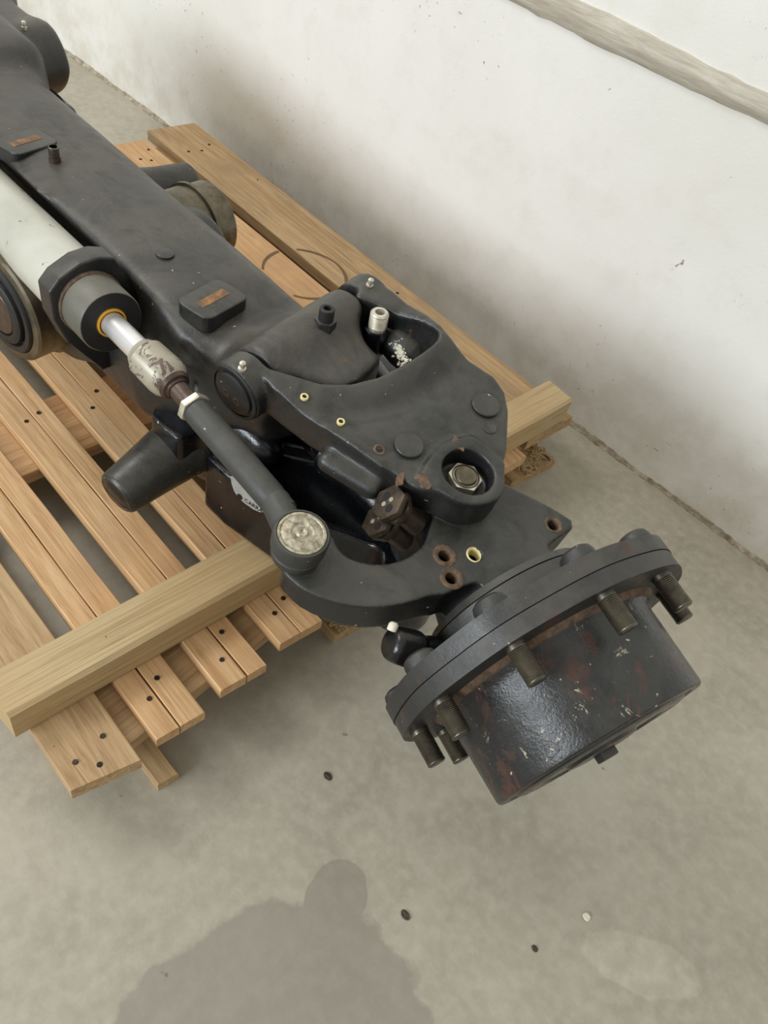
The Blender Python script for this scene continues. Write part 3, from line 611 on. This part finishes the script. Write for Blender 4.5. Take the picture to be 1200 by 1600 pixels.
# rusty worn patches on the kingpin boss
for px, py, sx, sy, a, h0, lb in ((666, 751, .010, .007, .3, .0045, 'rusty bare patch beside the kingpin nut'), (716, 692, .009, .0045, -.4, .0045, 'rusty bare patch behind the kingpin nut'), (626, 748, .0038, .009, .5, -.0012, 'orange rust gash on the arm edge'), (675, 578, .005, .004, .2, .004, 'faint rust spot on the arm')):
    c_ = AF.px(px, py, h0+.002); pts = []
    for t in np.linspace(0, 2*math.pi, 26, endpoint=False):
        x_, y_ = sx*math.cos(t)*(1+.2*math.sin(3*t+px)+.1*math.sin(7*t)), sy*math.sin(t)*(1+.25*math.sin(2*t+py)+.1*math.sin(5*t)); pts.append((c_[0]+x_*math.cos(a)-y_*math.sin(a), c_[1]+x_*math.sin(a)+y_*math.cos(a)))
    q = prism('worn_patch', AF.wor(c_), AF, pts, h0, h0+.0014, M_rust if px != 627 else M_orange, ua, 0); q['label'] = lb

# --- suspension strut end in the pocket
sb = at(636, 549, .394); su = lathe('suspension_strut', sb-unit((.9, .1, -.2))*.05, unit((.9, .1, -.2)), [(0, .016), (.025, .018), (.030, .022), (.045, .0235), (.060, .022), (.070, .014), (.073, 0)], M_cast, AX, 40)
sdf_obj('strut_barrel', lambda X, Y, Z: caps(X, Y, Z, (-.53, .575, .325), (-.40, .575, .30), .047, .040), WF, (-.60, .51, .24), (-.34, .64, .39), .004, M_gloss, AX)
sdf_obj('strut_mount', lambda X, Y, Z: caps(X, Y, Z, (-.63, .625, .285), (-.50, .635, .285), .046, .044), WF, (-.70, .56, .22), (-.43, .70, .35), .004, M_gloss, AX)
nipple(sb+UP*.022, unit((0, -.1, 1)), 1.1, su, M_brown)
bm = bmesh.new()
for k in range(150):                                              # crusts of dried grease
    t = rng.rand(); br = k % 4 == 0
    p = sb+(np.array([-.013+.034*t, -.017-.006*t, 0]) if not br else np.array([-.006+.004*t, -.016+.016*t, 0]))+np.append(rng.normal(0, .0016, 2), 0); rel = p-sb
    dz = math.sqrt(max(.0240**2-(rel[1])**2-(rel[0]*.3)**2, 0)); p[2] = sb[2]+dz-.0012; r_ = rng.uniform(.0009, .0024)
    bmesh.ops.create_icosphere(bm, subdivisions=1, radius=r_, matrix=Matrix.Translation(p) @ Matrix.Rotation(rng.uniform(0, 3), 4, 'Z') @ Matrix.Diagonal((1.5, .9, .6, 1)))
g_ = bm_obj('dried_grease', bm, M_white, su); tag(g_, 'crusty white grease on the strut end', kind='stuff')
fp = AD; o = hexnut('hose_adapter', fp, unit((0, -.05, 1)), .0140, .034, M_gloss, AX, .2)
lathe('hose_adapter_neck', fp+UP*.034, unit((0, -.05, 1)), [(0, .0105), (.004, .0105)]+sum([[(.004+.0022*k, .0108), (.0051+.0022*k, .0098)] for k in range(7)], [])+[(.020, .0108), (.022, .009), (.022, .0055), (.012, .005), (.012, 0)], M_zinc, o, 32)

# --- steering cylinder
tc0, tc1 = along(112, 432), along(126, 446)
o = lathe('steering_cylinder', CYL(-.55), cD, [(0, .0395), (.55+along(139, 476)-.02, .0395)], M_grey, AX, 80)
# hex collar bracket
tcol = along(139, 476); Fc = frame_axis(CYL(tcol), cD); 
def collpt(px, py): l = Fc.loc(hit(px, py, Fc.O, Fc.W)); return (l[0], l[1])
cpoly = [collpt(*p) for p in ((77, 457), (92, 436), (125, 412), (155, 402), (180, 403), (196, 428), (214, 452), (222, 500), (205, 560), (160, 580), (137, 553), (107, 538), (84, 500))]
cl = prism('mounting_collar', CYL(tcol), Fc, cpoly, -.030, 0, M_cast, AX, .003, 3)
tg = along(192, 517); L = tg-tcol
lathe('gland_base_ring', CYL(tcol-.001), cD, [(0, .0375), (.006, .0375), (.0065, .036), (.0065, 0)], M_rust, cl, 64)
gl = lathe('cylinder_gland', CYL(tcol), cD, [(0, .036), (.045, .036), (.047, .035), (.047, .015), (.044, .015), (.044, 0)], M_gland, AX, 72)
lathe('gland_face', CYL(tcol+.0468), cD, [(0, .0348), (.0006, .0345), (.0006, .018), (-.001, .0178)], M_dark, gl, 64)
lathe('wiper_seal', CYL(tcol+.046), cD, [(0, .0168), (.0028, .0166), (.0032, .0160), (.0032, .0146), (0, .0144)], M_yellow, gl, 48)
trod = along(222, 552)
rod = lathe('piston_rod', CYL(tcol+.045), cD, [(0, .0132), (trod-tcol-.045, .0132)], M_chrome, AX, 48)
j0 = CYL(trod-.004); js = at(262, 590, .392); jD = unit(js-j0)
lathe('axial_joint', j0, jD, [(0, .0135), (.001, .0165), (.008, .0195), (.010, .0215), (.040, .0225), (.048, .0215), (.052, .019), (.056, .0165), (.0565, .013)], M_greyj, AX, 40)
bj = KF.wor(KF.px(472, 833, .090)); js2 = j0+jD*.050; te = at(449, 806, bj[2]-.020); tD = unit(te-js2)
lathe('joint_boot_ring', js2, tD, [(0, .016), (.006, .0175), (.010, .0155), (.011, .0125), (.013, .0125), (.014, .0115)], M_brown, AX, 40)
lathe('joint_shank', js2+tD*.010, tD, [(0, .0105), (.045, .0105), (.06, .0100)], M_brown, AX, 32)
tn = js2+tD*.038; hexnut('lock_nut', tn, tD, .0178, .008, M_zinc, AX, .35)
Lt = np.linalg.norm(te-tn)
lathe('tie_rod', tn+tD*.008, tD, [(0, .0135), (.002, .0150), (.02, .0152), (Lt*.6, .0150), (Lt-.035, .0148), (Lt-.03, .0140), (Lt-.012, .0140)], M_rod, AX, 40)
# ball joint
o = lathe('ball_joint', bj-HW*.040, HW, [(0, .014), (.003, .022), (.006, .024), (.014, .0245), (.016, .0225), (.018, .0225), (.020, .0262), (.037, .0268), (.040, .0255), (.0405, .0235), (.039, .0232), (.039, 0)], M_rod, AX, 64)
lathe('joint_cap', bj-HW*.0008, HW, [(0, .0228), (.0012, .0226), (.0016, .0205), (.0006, .0195), (.0012, .0185), (.0022, .0160), (.0028, .011), (.0012, .0088), (.0012, .0062), (.0034, .0045), (.0030, .0028), (.0012, .0015), (.0012, 0)], M_grease, o, 56)
def neck(X, Y, Z): return smin(caps(X, Y, Z, te-tD*.018, bj-HW*.022, .0148, .016), cone(X, Y, Z, bj-HW*.020, bj-HW*.004, .0255, rd=.003), .006)
sdf_obj('rod_eye', neck, WF, tuple(bj-.075), tuple(bj+.05), .0022, M_rod, AX)

# --- steering knuckle with its curved steering arm
KP = [tuple(KF.px(x, y, .05)[:2]) for x, y in ((446, 872), (440, 890), (454, 905), (480, 925), (523, 941), (571, 949), (623, 946), (679, 929), (694, 929), (720, 918), (742, 909), (752, 911), (761, 920), (772, 921), (815, 898), (857, 871), (854, 853), (875, 838), (896, 824), (894, 812), (860, 790), (813, 767), (785, 752), (740, 740), (690, 770), (677, 808), (668, 836), (661, 853), (640, 869), (622, 877), (588, 882), (553, 875), (532, 862), (520, 835), (500, 815), (470, 812), (450, 835))]
def chaikin(P, keep):
    out = []; n_ = len(P)
    for i_ in range(n_):
        if i_ in keep: out.append(P[i_]); continue
        p_, q_, r_ = np.array(P[i_-1]), np.array(P[i_]), np.array(P[(i_+1) % n_]); out += [tuple(q_+.25*(p_-q_)), tuple(q_+.25*(r_-q_))]
    return out
KP = chaikin(chaikin(KP, set(range(8, 20))), set(range(16, 28)))
def knuckle(X, Y, Z):
    d2 = poly2(X, Y, KP)
    th = np.interp(X+Y*.0, [-.3, -.17, -.13, -.1, 0], [.030, .030, .038, .048, .052])
    d = smax(smax(d2, Z-.05, .0016), (.05-th)-Z, .003)
    kx = KF.loc(kp)
    d = smin(d, cone(X, Y, Z, (kx[0]-.002, kx[1], -.09), (kx[0], kx[1], .03), .042, rd=.01), .02)
    d = smin(d, cone(X, Y, Z, (-.14, .0, -.015), (-.06, .0, -.015), .055, .076, rd=.01), .02)
    d = smin(d, cone(X, Y, Z, (kx[0], kx[1], .045), (kx[0], kx[1], .056), .034, rd=.002), .004)
    for x, y in HOLES: d = smax(d, -cone(X, Y, Z, (x, y, .025), (x, y, .08), .0068, rd=.001), .002)
    return d
HOLES = [tuple(KF.px(x, y, .05)[:2]) for x, y in ((695, 868), (706, 903), (742, 867), (865, 820))]
kk = sdf_obj('steering_knuckle', knuckle, KF, (-.29, -.27, -.11), (-.02, .16, .07), .0022, M_cast, AX)
for i, (x, y) in enumerate(HOLES):
    p = KF.wor((x, y, .0503)); mt = M_rust if i != 2 else M_plug; R_ = .0128 if i in (0, 1) else (.0092 if i == 2 else .0105)
    o = lathe('bolt_hole', p, HW, [(-.012, .0064), (-.001, .0066), (.0004, .0085), (.0006, R_-.001), (0, R_), (-.002, R_)], mt, kk, 28)
    # open funnel: remove the caps
    me = o.data; bm = bmesh.new(); bm.from_mesh(me); big = [f for f in bm.faces if len(f.verts) > 6]; bmesh.ops.delete(bm, geom=big, context='FACES_ONLY'); bm.to_mesh(me); bm.free()
    o['label'] = 'threaded bolt hole with rust-stained face' if i != 2 else 'bolt hole with pale zinc bush'
# steering stop bolts seen below the arm
def stopbolt(px, py, z, ax, s=1.0):
    p = at(px, py, z); a = unit(ax); o = hexnut('stop_bolt', p, -a, .0185*s, .007*s, M_bolt, AX, .4)
    hexnut('lock_nut', p+a*.003, a, .0178*s, .007*s, M_bolt, o, .1)
    for k in (-1, 1):
        f = frame_axis(p, -a); lathe('bore', f.wor((k*.0075*s, 0, .0065*s)), -a, [(0, .0042*s), (.0009, .0042*s), (.0009, 0)], M_hole, o, 14)
        lathe('bright_pin', f.wor((0, k*.0042*s, .0065*s)), -a, [(0, .0025*s), (.0014, .0025*s), (.0014, 0)], M_zinc, o, 8)
    lathe('bolt_shank', p+a*.012, a, [(0, .011*s), (.03, .011*s)], M_bolt, o, 20)
stopbolt(613, 790, .372, (.42, .60, -.68), 1.10); stopbolt(595, 817, .350, (.42, .60, -.68), 1.04)
# drive shaft glimpsed in the gap
lathe('drive_shaft', (-.60, .53, .255), (.97, .02, -.05), [(0, .020), (.10, .020), (.11, .028), (.14, .028), (.15, .022), (.25, .022), (.26, .03), (.30, .03)], M_gloss, AX, 40)

# --- hub: seal ring, two-layer flange, drum, studs
lathe('hub_seal', KF.wor((-.078, 0, 0)), HA, [(0, .075), (.004, .091), (.012, .0945), (.0125, .092), (.0135, .092), (.014, .0965), (.046, .0985), (.046, .08)], M_cast, AX, 96)
RF = .165
def lobed(name, t0, t1, R, mat, par, bev=.003):
    F = Frame(KF.O, KF.V, KF.W, KF.U); pts = []
    for k in range(160):
        a = 2*math.pi*k/160; ph = ((a-PH+math.pi/8) % (math.pi/4))-math.pi/8
        pts.append(((R+.001*math.cos(10*(a-PH)))*math.cos(a), (R+.001*math.cos(10*(a-PH)))*math.sin(a)))
    return prism(name, tuple(KF.O), F, pts, t0, t1, mat, par, bev, 2, 40)
PH = math.radians(22.0)
flg = lobed('wheel_flange', -.034, -.0175, RF, M_flange, AX); f2 = lobed('brake_flange', -.0168, 0, RF-.001, M_flange, AX)
dk = lathe('hub_drum', KF.wor((-.004, 0, 0)), HA, [(0, .124), (.008, .1225), (.014, .1180), (.022, .1165), (.098, .1150), (.1015, .1142), (.103, .1120), (.103, .104), (.1015, .1025), (.1015, .096), (.1045, .0945), (.106, .088), (.106, .070), (.1045, .068), (.1045, .040), (.108, .038), (.109, .030), (.109, 0)], M_drum, AX, 128, 30)
lathe('drum_fillet', KF.wor((-.001, 0, 0)), HA, [(0, .129), (.003, .127), (.006, .1245), (.007, .123)], M_rust, dk, 96)
prism('drain_plug', KF.wor((.103, 0, 0)), Frame(KF.wor((.103, 0, 0)), KF.V, KF.W, KF.U), [(-.010, -.006), (.010, -.006), (.010, .008), (-.010, .008)], 0, .010, M_cast, dk, .002)
L_ = .035
for k in range(10):
    a = PH+2*math.pi*k/10
    # the circle runs over V (across) and W (up)
    r = .147; p = KF.wor((-.002, r*math.cos(a), r*math.sin(a)))
    s_ = threads('wheel_stud', p, HA, .0098, L_+.004, .0018, M_stud, flg, .0007, .006)
    q = KF.wor((-.034, (r-.001)*math.cos(a), (r-.001)*math.sin(a)))
    lathe('stud_head', q+HA*.002, -HA, [(0, .0175), (.008, .0172), (.013, .0155), (.016, .011), (.0165, 0)], M_flange, s_, 24)
# plugged port on the knuckle beside the flange
pa = at(628, 1010, .31); pax = unit(KF.wor((-.02, -.06, -.02))-pa)
def port(X, Y, Z):
    d = cone(X, Y, Z, pa-pax*.016, pa+pax*.018, .0165, .0185, rd=.008); return smin(d, caps(X, Y, Z, pa, KF.wor((-.045, -.07, -.02)), .011, .018), .012)
sdf_obj('port_cap', port, WF, tuple(pa-.06), tuple(np.maximum(pa, KF.wor((-.045, -.07, -.02)))+.045), .0024, M_gloss, AX)
lathe('pale_plug', at(612, 985, .325), unit((-.3, .5, .6)), [(0, .005), (.006, .0048), (.008, .003), (.008, 0)], M_white, AX, 16)

# ---------------------------------------------------------------- leaf litter caught in the pallet
def leaf(px, py, z, s, tone=M_leaf, lab=None, par=None):
    c_ = at(px, py, z); vs_, fs = [], []; n1 = 7; ro = rng.uniform(0, 6.28); curl = rng.uniform(.2, .9)
    for i in range(n1+1):
        t = i/n1; w = math.sin(math.pi*min(max(t, .03), .97))**.8*.42
        for k in (-1, -.5, 0, .5, 1): vs_.append(((t-.5)*s, k*w*s*.5, s*curl*(.35*abs(k)*w+.25*(t-.5)**2)+rng.uniform(0, .03)*s))
    for i in range(n1):
        for k in range(4): fs.append((i*5+k, i*5+k+1, i*5+6+k, i*5+5+k))
    R = Matrix.Rotation(ro, 3, 'Z') @ Matrix.Rotation(rng.uniform(-.3, .3), 3, 'X'); vs_ = [tuple(R @ Vector(v)) for v in vs_]
    zmin = min(v[2] for v in vs_); vs_ = [(v[0], v[1], v[2]-zmin) for v in vs_]
    me = bpy.data.meshes.new('dry_leaf'); me.from_pydata(vs_, [], fs); me.update(); me.materials.append(tone)
    bm = bmesh.new(); bm.from_mesh(me); bmesh.ops.solidify(bm, geom=bm.faces[:], thickness=.0005); bm.to_mesh(me); bm.free()
    o = bpy.data.objects.new('dry_leaf', me); o.location = c_; COL.objects.link(o); tag(o, lab, 'leaf', 'dry leaves caught in the pallet'); return o
zl = .0215
LV = [(822, 716, .028, 'dry curled leaf in the middle of the litter under the beam end'), (838, 728, .032, 'largest dry leaf, front of the litter under the beam end'), (816, 704, .026, 'dry leaf tucked against the beam, left side of the litter'),
      (848, 706, .024, 'dry leaf nearest the wall in the litter under the beam end'), (805, 724, .020, 'dry leaf beside the kingpin boss, leftmost of the litter'), (826, 742, .018, 'small dry leaf at the front edge of the skid by the wall'),
      (854, 716, .020, 'small dry leaf on the right corner of the skid by the wall'), (836, 696, .020, 'dry leaf in the shade directly under the beam end')]
for px, py, s, lb in LV: leaf(px, py, zl, s, M_leaf if rng.rand() < .7 else M_dirt, lb)
for px, py, s, lb in ((508, 962, .016, 'pale dry leaf beside the plank end below the steering arm'), (545, 972, .018, 'pale dry leaf on the tip of the skid below the steering arm'), (531, 963, .014, 'small pale dry leaf between the two others below the steering arm')):
    leaf(px, py, zl, s, M_leaf, lb)
def litter(name, pts, label):
    bm = bmesh.new()
    for (px, py, n_) in pts:
        for _ in range(n_):
            p = at(px+rng.normal(0, 8), py+rng.normal(0, 6), .0245+abs(rng.normal(0, .002))); L0 = rng.uniform(.004, .02); w = rng.uniform(.0006, .0022)
            bmesh.ops.create_cube(bm, size=1, matrix=Matrix.Translation(p) @ Matrix.Rotation(rng.uniform(0, 6.28), 4, 'Z') @ Matrix.Rotation(rng.uniform(-.3, .3), 4, 'Y') @ Matrix.Diagonal((L0, w, w*.5, 1)))
    o = bm_obj(name, bm, M_straw); return tag(o, label, 'litter', kind='stuff')
litter('straw_litter', [(822, 724, 80), (840, 712, 60)], 'loose straw and wood splinters beneath the right end of the beam')
litter('straw_litter', [(530, 968, 70), (515, 962, 30)], 'loose straw bits on the skid below the steering arm')
# small specks on the floor
for px, py, s, lb in ((633, 1430, .0045, 'dark oblong chip on the concrete near the edge of the dark patch'), (916, 1433, .005, 'pale round fleck stuck on the bare concrete right of the dark patch'), (835, 1482, .003, 'tiny dark pebble on the concrete right of the dark patch'), (512, 1213, .0045, 'dark flat chip on the concrete below the wheel flange')):
    bm = bmesh.new(); bmesh.ops.create_icosphere(bm, subdivisions=2, radius=s)
    for v in bm.verts: v.co.z = (v.co.z*.28); v.co.x *= 1.4 if s < .005 else 1.0; v.co += Vector(rng.uniform(-.0004, .0004, 3))
    for v in bm.verts: v.co.z += s*.26
    o = bm_obj('stone_chip', bm, M_white if s >= .005 else M_bolt, None, at(px, py, 0)); tag(o, lb, 'chip')
